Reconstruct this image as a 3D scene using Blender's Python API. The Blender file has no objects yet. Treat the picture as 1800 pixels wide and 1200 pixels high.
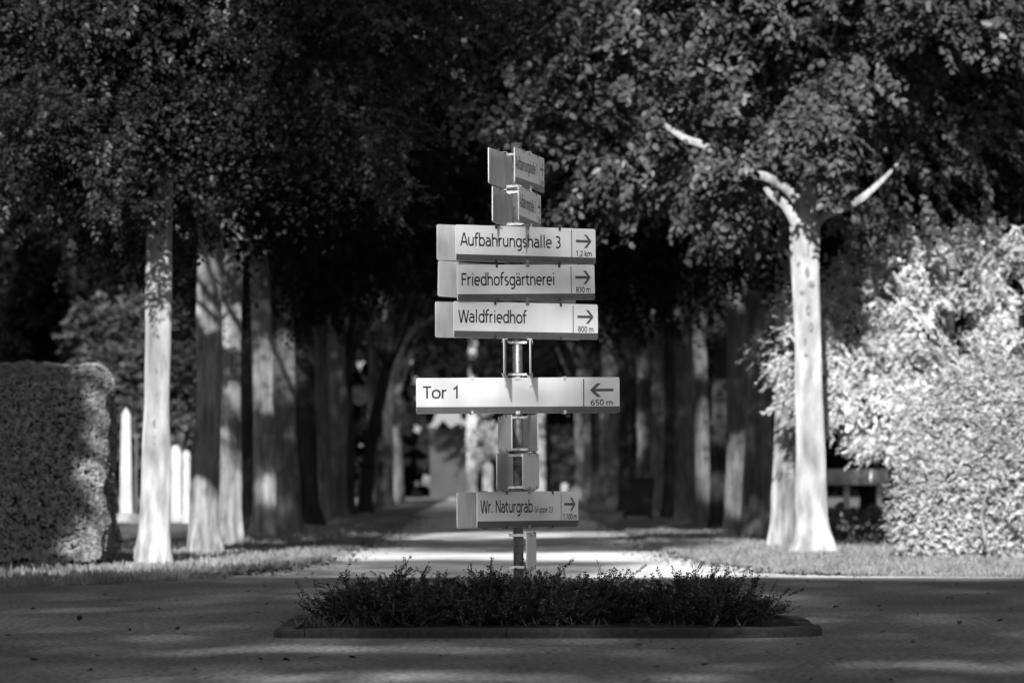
import bpy, bmesh, math, random
import numpy as np
from mathutils import Vector, Matrix, noise

# ------------------------------------------------------------------ camera, sky, sun
SC = bpy.context.scene
COL = SC.collection
R = math.radians
CAM_H = 1.0
cam_d = bpy.data.cameras.new('camera')
cam = bpy.data.objects.new('camera', cam_d)
COL.objects.link(cam)
SC.camera = cam
cam_d.sensor_width = 36.0
cam_d.lens = 200.0
cam_d.clip_start = 0.5
cam_d.clip_end = 4000
cam.location = (0, 0, CAM_H)
cam.rotation_euler = (R(90 + 1.375), 0, 0)
cam_d.dof.use_dof = True
cam_d.dof.focus_distance = 37.4
cam_d.dof.aperture_fstop = 4.6

SUN_AZ = 5.0            # light travels this many degrees right of straight ahead
TAN_E = 0.30
SUN_EL = math.degrees(math.atan(TAN_E))
SA, CA = math.sin(R(SUN_AZ)), math.cos(R(SUN_AZ))
w = bpy.data.worlds.new('World')
SC.world = w
w.use_nodes = True
nt = w.node_tree
nt.nodes.clear()
sky = nt.nodes.new('ShaderNodeTexSky')
sky.sky_type = 'NISHITA'
sky.sun_disc = False
sky.sun_elevation = R(SUN_EL)
sky.sun_rotation = R(180 + SUN_AZ)
bw = nt.nodes.new('ShaderNodeRGBToBW')
bg = nt.nodes.new('ShaderNodeBackground')
bg.inputs['Strength'].default_value = 0.078
wo = nt.nodes.new('ShaderNodeOutputWorld')
nt.links.new(sky.outputs[0], bw.inputs[0])
nt.links.new(bw.outputs[0], bg.inputs[0])
nt.links.new(bg.outputs[0], wo.inputs[0])

sd = bpy.data.lights.new('sun', 'SUN')
sd.energy = 5.0
sd.angle = R(0.53)
so = bpy.data.objects.new('sun', sd)
COL.objects.link(so)
so.location = (-20, -60, 40)
so.rotation_euler = Vector((SA, CA, -TAN_E)).to_track_quat('-Z', 'Y').to_euler()

SC.view_settings.view_transform = 'Standard'
SC.view_settings.look = 'None'
SC.view_settings.exposure = 0.72
SC.view_settings.gamma = 1
SC.cycles.max_bounces = 5
SC.cycles.diffuse_bounces = 3
SC.cycles.glossy_bounces = 2
SC.cycles.use_denoising = True

# ------------------------------------------------------------------ helpers
def at(px, py, Y):
    """picture point (1800 x 1200) at depth Y"""
    return Vector(((px - 900) / 10000 * Y, Y, CAM_H + (840 - py) / 10000 * Y))

def grd(px, py):
    Y = 10000 * CAM_H / (py - 840)
    return Vector(((px - 900) / 10000 * Y, Y, 0))

def mat(name, base, var=0.3, scale=5.0, rough=0.8, bump=0.0, bscale=None, stretch=(1, 1, 1), spec=0.3, metal=0.0, detail=6, contrast=None, gen='Object', second=None):
    m = bpy.data.materials.new(name)
    m.use_nodes = True
    n, l = m.node_tree.nodes, m.node_tree.links
    b = n['Principled BSDF']
    b.inputs['Roughness'].default_value = rough
    b.inputs['Specular IOR Level'].default_value = spec
    b.inputs['Metallic'].default_value = metal
    tc = n.new('ShaderNodeTexCoord')
    mp = n.new('ShaderNodeMapping')
    mp.inputs['Scale'].default_value = stretch
    if gen == 'World':
        g = n.new('ShaderNodeNewGeometry')
        l.new(g.outputs['Position'], mp.inputs[0])
    else:
        l.new(tc.outputs[gen], mp.inputs[0])
    nz = n.new('ShaderNodeTexNoise')
    nz.inputs['Scale'].default_value = scale
    nz.inputs['Detail'].default_value = detail
    l.new(mp.outputs[0], nz.inputs['Vector'])
    cr = n.new('ShaderNodeValToRGB')
    lo, hi = contrast or (0.35, 0.65)
    cr.color_ramp.elements[0].position = lo
    cr.color_ramp.elements[1].position = hi
    a, c = base * (1 - var), base * (1 + var)
    cr.color_ramp.elements[0].color = (a, a, a, 1)
    cr.color_ramp.elements[1].color = (c, c, c, 1)
    l.new(nz.outputs['Fac'], cr.inputs[0])
    out = cr.outputs[0]
    if second:
        s2, amt = second
        n2 = n.new('ShaderNodeTexNoise')
        n2.inputs['Scale'].default_value = s2
        n2.inputs['Detail'].default_value = 4
        l.new(mp.outputs[0], n2.inputs['Vector'])
        r2 = n.new('ShaderNodeMapRange')
        r2.inputs['From Min'].default_value = .3
        r2.inputs['From Max'].default_value = .7
        r2.inputs['To Min'].default_value = 1 - amt
        r2.inputs['To Max'].default_value = 1 + amt
        l.new(n2.outputs['Fac'], r2.inputs[0])
        mx = n.new('ShaderNodeMix')
        mx.data_type = 'RGBA'
        mx.blend_type = 'MULTIPLY'
        mx.inputs['Factor'].default_value = 1
        l.new(out, mx.inputs['A'])
        l.new(r2.outputs[0], mx.inputs['B'])
        out = mx.outputs['Result']
    l.new(out, b.inputs['Base Color'])
    if bump:
        bn = n.new('ShaderNodeTexNoise')
        bn.inputs['Scale'].default_value = bscale or scale
        bn.inputs['Detail'].default_value = 5
        l.new(mp.outputs[0], bn.inputs['Vector'])
        bp = n.new('ShaderNodeBump')
        bp.inputs['Strength'].default_value = 1
        bp.inputs['Distance'].default_value = bump
        l.new(bn.outputs['Fac'], bp.inputs['Height'])
        l.new(bp.outputs[0], b.inputs['Normal'])
    return m

M = {}
M['asphalt'] = mat('asphalt', 0.12, .6, 26, .9, .004, 60, second=(.35, .45), gen='World', stretch=(1, .4, 1))
M['avenue'] = mat('avenue', 0.38, .25, 20, .9, .004, 50, second=(.6, .3), gen='World')
M['grass_ground'] = mat('grass_ground', 0.07, .4, 6, 1, .01, 30, gen='World')
M['blade'] = mat('grass_blade', 0.2, .4, 3, .7, gen='World', spec=.2)
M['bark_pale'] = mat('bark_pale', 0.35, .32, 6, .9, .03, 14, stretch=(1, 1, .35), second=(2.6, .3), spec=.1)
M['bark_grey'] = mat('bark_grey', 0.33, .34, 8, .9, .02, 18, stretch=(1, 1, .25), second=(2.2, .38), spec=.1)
M['bark_dark'] = mat('bark_dark', 0.04, .35, 9, .95, .03, 16, stretch=(1, 1, .22), second=(1.5, .3), spec=.0)  # for wood standing in shade; that shade is put into the colour
M['scar'] = mat('scar', .19, .4, 20, 1, spec=.1)
M['leaf_left'] = mat('leaf_left', 0.021, .55, 7, .5, spec=.3, gen='World', detail=3)  # the left crown's lack of sun is put into this darker colour
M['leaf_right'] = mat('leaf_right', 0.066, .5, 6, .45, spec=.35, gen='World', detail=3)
M['bark_mid'] = mat('bark_mid', .25, .4, 9, .9, .03, 16, stretch=(1, 1, .22), second=(1.8, .35), spec=.0)  # sun-dappled copy of the row bark, light put into the colour
M['bark_row'] = mat('bark_row', 0.13, .35, 9, .95, .03, 16, stretch=(1, 1, .22), second=(1.5, .3), spec=.0)  # avenue bark darkened in colour for the shaded rows
M['leaf_dark'] = mat('leaf_dark', 0.009, .5, 4, .6, spec=.05, gen='World', detail=3)  # deep shade under the trees painted in as near-black leaves
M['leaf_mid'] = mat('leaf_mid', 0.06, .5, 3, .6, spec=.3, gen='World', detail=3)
M['thuja'] = mat('thuja', 0.5, .45, 9, .6, spec=.3, gen='World', detail=4, second=(2, .25))
M['ivy'] = mat('ivy', 0.38, .5, 14, .5, spec=.4, gen='World', detail=4)
M['hedge'] = mat('hedge', 0.3, .45, 14, .7, spec=.2, gen='World', detail=4)
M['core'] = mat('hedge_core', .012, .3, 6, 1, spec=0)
M['shrub'] = mat('shrub', 0.022, .5, 30, .42, spec=.5, gen='World', detail=3)
M['twig'] = mat('twig', .05, .3, 30, .9)
M['kerb'] = mat('kerb', 0.04, .3, 25, .95, .006, 70, second=(3, .25), gen='World')
M['soil'] = mat('soil', 0.02, .5, 20, 1, .02, 30, gen='World')
M['white'] = mat('sign_white', .86, .035, 4, .42, spec=.4, second=(14, .03), stretch=(1, 1, .3))
M['sign_back'] = mat('sign_back', 0.7, .10, 4, .45, spec=.5, metal=.1, stretch=(1, 1, .3), second=(20, .1))
M['stripe'] = mat('sign_stripe', .10, .08, 30, .5)
M['black'] = mat('sign_black', .012, .1, 30, .5)
M['galv'] = mat('galvanised', .40, .28, 30, .42, .0015, 160, spec=.5, metal=.7, second=(8, .25))
M['clamp'] = mat('clamp_metal', 0.32, .25, 60, .3, metal=.85, spec=.5)
M['clamp_dark'] = mat('clamp_dark', .06, .3, 60, .45, metal=.3)
M['marble'] = mat('marble', .42, .12, 4, .6, gen='World')
M['stone'] = mat('stone', .35, .3, 5, .8, gen='World')
M['stone_dark'] = mat('stone_dark', .05, .3, 5, .5, gen='World')
M['plaster'] = mat('plaster', 0.05, .15, 1.0, .9, gen='World')
M['bin'] = mat('bin_plastic', .012, .3, 10, .5)
M['litter'] = mat('litter', .03, .5, 30, .8, gen='World')

for k_, v_ in (('asphalt', 1), ('avenue', 1), ('grass_ground', 1), ('kerb', 1), ('bark_pale', .8), ('bark_grey', .8), ('bark_row', .8), ('bark_mid', .8), ('bark_dark', .8)):
    M[k_].node_tree.nodes['Principled BSDF'].inputs['Diffuse Roughness'].default_value = v_

def link(o, parent=None):
    COL.objects.link(o)
    if parent:
        o.parent = parent
    return o

def tag(o, label=None, cat=None, group=None, kind=None):
    if label: o['label'] = label
    if cat: o['category'] = cat
    if group: o['group'] = group
    if kind: o['kind'] = kind
    return o

def empty(name, loc, rz=0):
    o = bpy.data.objects.new(name, None)
    o.location = loc
    o.rotation_euler = (0, 0, rz)
    o.empty_display_size = .2
    return link(o)

class MB:
    def __init__(s):
        s.v, s.f, s.mi = [], [], []
    def add(s, vs, fs, mi=0):
        o = len(s.v)
        s.v += [tuple(p) for p in vs]
        s.f += [tuple(i + o for i in f) for f in fs]
        s.mi += [mi] * len(fs)
    def box(s, c, size, mi=0, mtx=None):
        x, y, z = [k / 2 for k in size]
        vs = [Vector((a * x, b * y, d * z)) for a in (-1, 1) for b in (-1, 1) for d in (-1, 1)]
        if mtx: vs = [mtx @ p for p in vs]
        vs = [p + Vector(c) for p in vs]
        s.add(vs, [(0, 1, 3, 2), (4, 6, 7, 5), (0, 4, 5, 1), (2, 3, 7, 6), (0, 2, 6, 4), (1, 5, 7, 3)], mi)
    def tube(s, pts, rad, segs=10, jit=0, cap=True, mi=0, seed=0, flare=0, fl=1.0):
        pts = [Vector(p) for p in pts]
        n = len(pts)
        vs, fs = [], []
        prev = None
        for i, p in enumerate(pts):
            d = (pts[min(i + 1, n - 1)] - pts[max(i - 1, 0)]).normalized()
            if prev is None:
                a = d.orthogonal().normalized()
            else:
                a = (prev - d * prev.dot(d)).normalized()
            prev = a
            b = d.cross(a)
            for k in range(segs):
                t = 2 * math.pi * k / segs
                q = a * math.cos(t) + b * math.sin(t)
                r = rad[i]
                if jit:
                    r *= 1 + jit * noise.noise((q * 1.3 + Vector((seed, seed * .7, p.z * .55))) * 1.5) + jit * .4 * noise.noise(q * 4 + Vector((seed, 0, p.z * 2)))
                if flare and p.z < flare:
                    k2 = (1 - p.z / flare) ** 2
                    r *= 1 + fl * k2 * (.55 + .35 * math.sin(3 * t + seed) + .2 * math.sin(5 * t + seed * 2))
                vs.append(p + q * r)
        for i in range(n - 1):
            for k in range(segs):
                k2 = (k + 1) % segs
                fs.append((i * segs + k, i * segs + k2, (i + 1) * segs + k2, (i + 1) * segs + k))
        if cap:
            fs.append(tuple(range(segs))[::-1])
            fs.append(tuple((n - 1) * segs + k for k in range(segs)))
        s.add(vs, fs, mi)
    def build(s, name, mats, parent=None, smooth=False, bevel=0, loc=None):
        me = bpy.data.meshes.new(name)
        me.from_pydata(s.v, [], s.f)
        for m in (mats if isinstance(mats, (list, tuple)) else [mats]):
            me.materials.append(m)
        me.polygons.foreach_set('material_index', s.mi)
        if smooth:
            me.polygons.foreach_set('use_smooth', [True] * len(s.f))
        me.update()
        o = bpy.data.objects.new(name, me)
        if loc: o.location = loc
        link(o, parent)
        if bevel:
            b = o.modifiers.new('bevel', 'BEVEL')
            b.width = bevel
            b.segments = 2
            b.limit_method = 'ANGLE'
        return o

def smoothpath(pts, per=6):
    pts = [Vector(p) for p in pts]
    out = []
    n = len(pts)
    for i in range(n - 1):
        p0, p1, p2, p3 = pts[max(i - 1, 0)], pts[i], pts[i + 1], pts[min(i + 2, n - 1)]
        for k in range(per):
            t = k / per
            out.append(.5 * ((2 * p1) + (p2 - p0) * t + (2 * p0 - 5 * p1 + 4 * p2 - p3) * t * t + (3 * p1 - p0 - 3 * p2 + p3) * t ** 3))
    out.append(pts[-1])
    return out

def lerp_list(vals, n):
    return list(np.interp(np.linspace(0, len(vals) - 1, n), range(len(vals)), vals))

LEAF6 = np.array([(0, 0, 0), (.30, .5, .06), (.68, .42, .02), (1, 0, -.10), (.68, -.42, .02), (.30, -.5, .06)])
def norm(a):
    return a / np.maximum(np.linalg.norm(a, axis=1, keepdims=True), 1e-9)

def leaf_mesh(name, pos, axis, nrm, length, wid=.55, diamond=False):
    """many small leaf faces as one mesh"""
    N = len(pos)
    axis = norm(axis)
    side = norm(np.cross(nrm, axis))
    up = np.cross(axis, side)
    L = np.asarray(length).reshape(-1, 1, 1) * np.ones((N, 1, 1))
    T = LEAF6[None]
    V = pos[:, None, :] + L * (T[:, :, 0:1] * axis[:, None, :] + wid * T[:, :, 1:2] * side[:, None, :] + T[:, :, 2:3] * up[:, None, :])
    V = V.reshape(-1, 3)
    base = np.arange(N)[:, None] * 6
    F = np.concatenate([base + np.array([0, 3, 2, 1])[None], base + np.array([0, 5, 4, 3])[None]], 1).reshape(-1)
    me = bpy.data.meshes.new(name)
    me.vertices.add(len(V))
    me.vertices.foreach_set('co', V.astype(np.float32).ravel())
    me.loops.add(len(F))
    me.loops.foreach_set('vertex_index', F.astype(np.int32))
    me.polygons.add(2 * N)
    me.polygons.foreach_set('loop_start', np.arange(0, 8 * N, 4, dtype=np.int32))
    me.update(calc_edges=True)
    return me

def sprays(rng, centers, outdir, n_leaf, spray_len, leaf_len, droop=.35, flat=.5, angle=.9):
    """alternate leaves along a short drooping twig; centers [N,3], outdir [N,3]"""
    N = len(centers)
    ax = norm(outdir + rng.normal(0, .45, (N, 3)))
    ax[:, 2] = ax[:, 2] * flat - droop * rng.uniform(.2, 1.2, N)
    ax = norm(ax)
    up = norm(np.array([[0, 0, 1.]]) + rng.normal(0, .35, (N, 3)))
    side = norm(np.cross(up, ax))
    up = np.cross(ax, side)
    P, A, Nn, Ls = [], [], [], []
    for k in range(n_leaf):
        t = (k + .5) / n_leaf
        sgn = 1 if k % 2 else -1
        p = centers + ax * (t * spray_len) - np.array([[0, 0, 1.]]) * (droop * .35 * spray_len * t * t)
        a = ax * math.cos(angle) + side * (sgn * math.sin(angle)) + rng.normal(0, .22, (N, 3)) - np.array([[0, 0, .25]])
        n_ = up + rng.normal(0, .35, (N, 3))
        P.append(p); A.append(a); Nn.append(n_)
        Ls.append(leaf_len * rng.uniform(.7, 1.2, N) * (1 - .25 * abs(t - .55)))
    return np.concatenate(P), np.concatenate(A), np.concatenate(Nn), np.concatenate(Ls)

def crown_points(rng, c, rad, zmin, nclump, per, shell=.45, sig=(.55, .55, .22)):
    """clump centres in a flattened ellipsoid, then twig starts round each"""
    c = np.array(c, float); rad = np.array(rad, float)
    out = []
    while len(out) < nclump:
        d = rng.normal(0, 1, 3); d /= np.linalg.norm(d)
        r = rng.uniform(shell, 1) ** .6
        p = c + d * rad * r
        if p[2] < zmin: 
            if rng.random() < .55:
                p[2] = zmin + rng.uniform(0, .5)
            else:
                continue
        out.append(p)
    C = np.array(out)
    P = np.repeat(C, per, 0) + rng.normal(0, 1, (nclump * per, 3)) * np.array(sig)
    O = P - (c - np.array([0, 0, rad[2] * .3]))
    return C, P, norm(O)

# ------------------------------------------------------------------ ground, roads
g = MB()
g.add([(-1500, -300, -.008), (1500, -300, -.008), (1500, 3000, -.008), (-1500, 3000, -.008)], [(0, 1, 2, 3)])
tag(g.build('ground', M['grass_ground']), kind='structure')
rows = [(-80, -90, 90), (20, -90, 90), (49, -90, 90), (50.5, -12, 90), (52, -4.7, 90), (53.8, -3.76, 90), (57, -3.25, 90), (57.4, -3.2, 12)]
g = MB()
for (y, a, b) in rows:
    g.v += [(a, y, 0), (b, y, 0)]
g.f = [(2 * i, 2 * i + 1, 2 * i + 3, 2 * i + 2) for i in range(len(rows) - 1)]
g.mi = [0] * len(g.f)
tag(g.build('road', M['asphalt']), kind='structure')
g = MB()
ar = [(57.4, -3.2, 12), (57.6, -3.15, 5.2), (58.1, -3.1, 3.5), (59.5, -2.98, 3.1), (62.5, -2.8, 2.81), (69, -2.48, 2.34), (80, -2.46, 2.32), (95, -2.48, 2.36), (150, -2.7, 2.2), (290, -3.1, 1.9)]
for (y, a, b) in ar:
    g.v += [(a, y, 0), (b, y, 0)]
g.f = [(2 * i, 2 * i + 1, 2 * i + 3, 2 * i + 2) for i in range(len(ar) - 1)]
g.mi = [0] * len(g.f)
tag(g.build('avenue', M['avenue']), kind='structure')

def road_edge(side, y):
    rr = rows[3:-1] + ar
    ys = [r[0] for r in rr]
    return np.interp(y, ys, [r[1] if side < 0 else r[2] for r in rr])

rng = np.random.default_rng(5)
def grass_patch(n, side, y0, y1, width, h):
    y = rng.uniform(y0, y1, n)
    e = road_edge(side, y)
    e = np.clip(e, -11, 11)
    off = rng.uniform(0, 1, n) ** 1.3 * width - .14 + .16 * np.sin(y * 1.1 + side) + .12 * np.sin(y * 2.7)
    x = e + side * np.abs(off)
    x = np.where(off < 0, e - side * (-off) * 1.0, x)
    if side > 0:   # right verge follows the cross road's far kerb
        k = y < 57.7
        y = np.where(k, 57.45 + rng.uniform(0, 1, n) ** 1.2 * 9, y)
        x = np.where(k, rng.uniform(3.4, 10, n), x)
    P = np.stack([x, y, np.zeros(n) - .006], 1)
    A = np.stack([rng.normal(0, .45, n), rng.normal(0, .45, n), np.ones(n)], 1)
    N_ = np.stack([rng.normal(0, 1, n), rng.normal(-1, .6, n), np.zeros(n)], 1)
    clump = np.array([noise.noise(Vector((a * 1.6, b * 1.0, 0))) for a, b in zip(x, y)])
    L = h * (rng.uniform(.35, 1.1, n) * (1 + .9 * clump))
    return P, A, N_, np.clip(L, .01, .4)
parts = [grass_patch(42000, 1, 54, 90, 4.5, .075), grass_patch(16000, 1, 90, 150, 2.5, .09),
         grass_patch(34000, -1, 51, 90, 4.0, .085), grass_patch(14000, -1, 90, 150, 2.5, .09)]
P, A, N_, L = [np.concatenate(k) for k in zip(*parts)]
me = leaf_mesh('grass', P, A, N_, L, wid=.14)
me.materials.append(M['blade'])
o = link(bpy.data.objects.new('grass', me))
tag(o, 'short sunlit grass on the verges under the avenue trees', 'grass', kind='stuff')

# scattered fallen leaves on the asphalt
n = 420
P = np.stack([rng.uniform(-6, 7, n), rng.uniform(24, 58, n), np.full(n, .008)], 1)
m_ = 5200
yy = 58 + rng.uniform(0, 1, m_) ** 1.5 * 90
sd_ = np.where(rng.random(m_) < .5, -1, 1)
ee = np.where(sd_ < 0, road_edge(-1, yy), np.clip(road_edge(1, yy), 0, 5))
P = np.concatenate([P, np.stack([ee - sd_ * np.abs(rng.normal(0, .35, m_)) , yy, np.full(m_, .008)], 1)])
n = len(P)
P = P[(np.abs(P[:, 0] - .2) > 2.2) | (np.abs(P[:, 1] - 37.6) > 2.4)]
n = len(P)
me = leaf_mesh('fallen_leaves', P, np.stack([rng.normal(0, 1, n), rng.normal(0, 1, n), rng.uniform(0, .5, n)], 1), np.stack([rng.normal(0, .3, n), rng.normal(0, .3, n), np.ones(n)], 1), rng.uniform(.015, .06, n), wid=.7)
me.materials.append(M['litter'])
tag(link(bpy.data.objects.new('fallen_leaves', me)), 'scattered dark fallen leaves lying on the asphalt', 'leaf litter', kind='stuff')

# ------------------------------------------------------------------ traffic island
isl = empty('traffic_island', (.22, 37.55, 0))
tag(isl, 'low concrete kerbed island in the road carrying the signpost and shrubs', 'traffic island')
def rrect(x0, x1, y0, y1, rs, seg=8):
    pts = []
    for (cx, cy, a0, r) in ((x1, y0, -90, rs[1]), (x1, y1, 0, rs[2]), (x0, y1, 90, rs[3]), (x0, y0, 180, rs[0])):
        ox = cx - r if cx == x1 else cx + r
        oy = cy - r if cy == y0 and a0 in (-90, 180) else (cy + r if a0 in (-90, 180) else cy - r)
        oy = cy + r if a0 in (-90, 180) else cy - r
        for k in range(seg + 1):
            t = R(a0 + 90 * k / seg)
            pts.append(Vector((ox + r * math.cos(t), oy + r * math.sin(t), 0)))
    return pts
out = rrect(-1.72, 1.76, -1.95, 2.0, (.16, .75, .9, .4))
tot = []
n = len(out)
for i in range(n):
    a, b = out[i], out[(i + 1) % n]
    m = max(1, int((b - a).length / .12))
    for k in range(m):
        tot.append(a.lerp(b, k / m))
n = len(tot)
# arc length, cut into stones
cum = [0]
for i in range(n):
    cum.append(cum[-1] + (tot[(i + 1) % n] - tot[i]).length)
stones = {}
brk = [0, .95, 2.3, 3.6, 5.0, 6.4, 7.6, 9.0, 10.3, 11.6, 12.6]
total = cum[-1]
start_off = 0
def pt_at(s):
    s = s % total
    i = max(0, min(n - 1, int(np.searchsorted(cum, s, 'right') - 1)))
    t = (s - cum[i]) / max(cum[i + 1] - cum[i], 1e-6)
    a, b = tot[i], tot[(i + 1) % n]
    d = (b - a).normalized()
    return a.lerp(b, t), Vector((-d.y, d.x, 0))
ns = 11
for k in range(ns):
    s0, s1 = total * k / ns + .003, total * (k + 1) / ns - .003
    m = max(2, int((s1 - s0) / .06))
    prof = [(0, -.03), (.0, .038), (.010, .052), (.026, .058), (.115, .061), (.125, .055), (.128, -.03)]
    mb = MB()
    vs = []
    dz = random.Random(k).uniform(-.006, .006)
    for j in range(m + 1):
        p, nn = pt_at(s0 + (s1 - s0) * j / m)
        wob = .004 * noise.noise(Vector((p.x * 6, p.y * 6, 1)))
        for (o_, z_) in prof:
            vs.append(p + nn * (o_ + wob) + Vector((0, 0, z_ + dz + wob * (z_ > 0))))
    q = len(prof)
    fs = [(j * q + i, (j + 1) * q + i, (j + 1) * q + i + 1, j * q + i + 1) for j in range(m) for i in range(q - 1)]
    fs += [tuple(range(q)), tuple(range(m * q, m * q + q))[::-1]]
    mb.add(vs, fs)
    mb.build('kerb_stone', M['kerb'], isl)
mb = MB()
inner = [p + Vector((0, 0, 0)) for p in tot]
cvec = Vector((.02, .02, .05))
vs = [cvec + Vector((0, 0, .03))]
for ring, zz in ((.45, .065), (.75, .05), (.945, .035)):
    for p in inner:
        vs.append(Vector((p.x * ring, p.y * ring, zz + .012 * noise.noise(p * 3 * ring))))
nn_ = len(inner)
fs = [(0, 1 + i, 1 + (i + 1) % nn_) for i in range(nn_)]
for rr in range(2):
    fs += [(1 + rr * nn_ + i, 1 + (rr + 1) * nn_ + i, 1 + (rr + 1) * nn_ + (i + 1) % nn_, 1 + rr * nn_ + (i + 1) % nn_) for i in range(nn_)]
mb.add(vs, fs)
mb.build('planting_soil', M['soil'], isl, smooth=True)

def shrub(name, cx, cy, rx, ry, h, ntw, label, seed, tall=()):
    rg = np.random.default_rng(seed)
    root = empty(name, (cx, cy, .05))
    tag(root, label, 'shrub', 'shrubs on the traffic island')
    P, A, Nn, Ls = [], [], [], []
    st = MB()
    for i in range(ntw):
        a = rg.uniform(0, 2 * math.pi); r = math.sqrt(rg.random())
        b = np.array([math.cos(a) * r * rx * .93, math.sin(a) * r * ry * .9, 0])
        out = np.array([math.cos(a) * rx, math.sin(a) * ry, 0]); out /= np.linalg.norm(out)
        hh = h * (1 - .62 * r ** 3) * rg.uniform(.5, 1.0) * (1 + .28 * noise.noise(Vector((cx * 3 + b[0] * 5, b[1] * 2, seed)))) * 1.1
        ln = hh * rg.uniform(.95, 1.25)
        if i < len(tall) * 5:
            tx, tz = tall[i // 5]
            b = np.array([tx - cx + rg.normal(0, .05), -ry * .2 + rg.normal(0, .1), 0]); hh = ln = tz * rg.uniform(.82, 1.05)
            out = np.array([rg.normal(.4, .5), rg.normal(0, .3), 0])
        lean = rg.uniform(.1, .9) * (.3 + r)
        d0 = np.array([out[0] * lean + rg.normal(0, .95), out[1] * lean + rg.normal(0, .7), .85]); d0 /= np.linalg.norm(d0)
        bend = np.array([out[0] + rg.normal(0, .5), out[1] + rg.normal(0, .5), -.25]) * .35
        K = max(8, int(ln / .012))
        t = np.linspace(0, 1, K)[:, None]
        pts = b + d0 * ln * t + bend * ln * t * t
        if i % 2 == 0 or i < 40:
            st.tube([Vector(p) for p in pts[::max(1, K // 5)]], lerp_list([.0035, .001], len(pts[::max(1, K // 5)])), 4, cap=False)
        keep = t[:, 0] > .12
        pts = pts[keep]
        d = np.gradient(pts, axis=0); d = norm(d)
        s = norm(np.cross(d, np.array([[rg.normal(0, .4), rg.normal(0, .4), 1]]) + 0 * d) + 1e-6)
        upv = np.cross(s, d)
        for sg in (-1, 1):
            P.append(pts); A.append(d * .45 + s * sg + rg.normal(0, .25, pts.shape)); Nn.append(upv + rg.normal(0, .35, pts.shape))
            Ls.append(rg.uniform(.013, .024, len(pts)))
        # side twigs
        for j in range(6):
            q = pts[rg.integers(len(pts) // 3, len(pts))]
            dd = norm((d[len(d) // 2] + rg.normal(0, .8, 3) + np.array([0, 0, .3]))[None])[0]
            K2 = int(rg.integers(6, 13))
            p2 = q + dd * (np.arange(K2)[:, None] * .0115)
            s2 = norm(np.cross(dd[None], np.array([[rg.normal(0, .4), rg.normal(0, .4), 1]])))
            for sg in (-1, 1):
                P.append(p2); A.append(dd[None] * .45 + s2 * sg + rg.normal(0, .25, p2.shape)); Nn.append(np.cross(s2, dd[None]) + rg.normal(0, .35, p2.shape))
                Ls.append(rg.uniform(.011, .02, K2))
    P = np.concatenate(P); A = np.concatenate(A); Nn = np.concatenate(Nn); Ls = np.concatenate(Ls)
    k = P[:, 2] > 0.005
    me = leaf_mesh('foliage', P[k], A[k], Nn[k], Ls[k], wid=.6)
    me.materials.append(M['shrub'])
    link(bpy.data.objects.new('foliage', me), root)
    st.build('stem', M['twig'], root)
    return root
shrub('shrub', -.60, 37.2, .50, .95, .33, 620, 'dark small-leaved shrub at the left end of the kerbed island', 1, ((-.87, .46), (-.5, .42), (-1.0, .4)))
shrub('shrub', .17, 37.25, .60, 1.05, .335, 720, 'widest dark shrub, wrapped round the foot of the sign pole', 2, ((.5, .47), (-.2, .40), (.05, .38), (.6, .42)))
shrub('shrub', 1.23, 37.3, .33, .85, .31, 430, 'loose spreading shrub at the right end of the kerbed island', 3, ((1.2, .42), (.98, .38), (1.4, .38)))

# dry grass stalks at the left foot of the shrubs
rg = np.random.default_rng(77)
n = 260
P = np.stack([rg.uniform(-1.45, 1.5, n), 35.78 + rg.uniform(0, .35, n), np.full(n, .06)], 1)
k = rg.random(n) < np.where(P[:, 0] < -.8, 1, .15)
P = P[k]; n = len(P)
me = leaf_mesh('weeds', P, np.stack([rg.normal(0, .6, n), rg.normal(-.2, .3, n), np.ones(n) * .8], 1), rg.normal(0, 1, (n, 3)), rg.uniform(.03, .10, n), wid=.07)
me.materials.append(M['leaf_mid'])
tag(link(bpy.data.objects.new('weeds', me)), 'thin weeds growing behind the kerb of the island', 'weeds', kind='stuff')

# ------------------------------------------------------------------ stroke lettering
# centre-line glyphs, cap height 1; each: (advance, [strokes]); stroke = list of points, ('c', ...) cubic to
def arc(cx, cy, rx, ry, a0, a1, n=14):
    return [(cx + rx * math.cos(R(a0 + (a1 - a0) * k / n)), cy + ry * math.sin(R(a0 + (a1 - a0) * k / n))) for k in range(n + 1)]
B, X, H, AS = .055, .675, .945, 1.07
XC = (B + X) / 2; XR = (X - B) / 2
def bowl(cx, rx, a0=0, a1=360, p=.86):
    """superelliptic round between baseline and x-height"""
    n = 22
    o = []
    for k in range(n + 1):
        t = R(a0 + (a1 - a0) * k / n)
        c, s = math.cos(t), math.sin(t)
        o.append((cx + rx * math.copysign(abs(c) ** p, c), XC + XR * math.copysign(abs(s) ** p, s)))
    return o
def hump(x0, x1, top=X, r=None):
    cx, rx = (x0 + x1) / 2, (x1 - x0) / 2
    return arc(cx, top - .24, rx, .24, 165, 0, 12) + [(x1, 0)]
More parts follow.
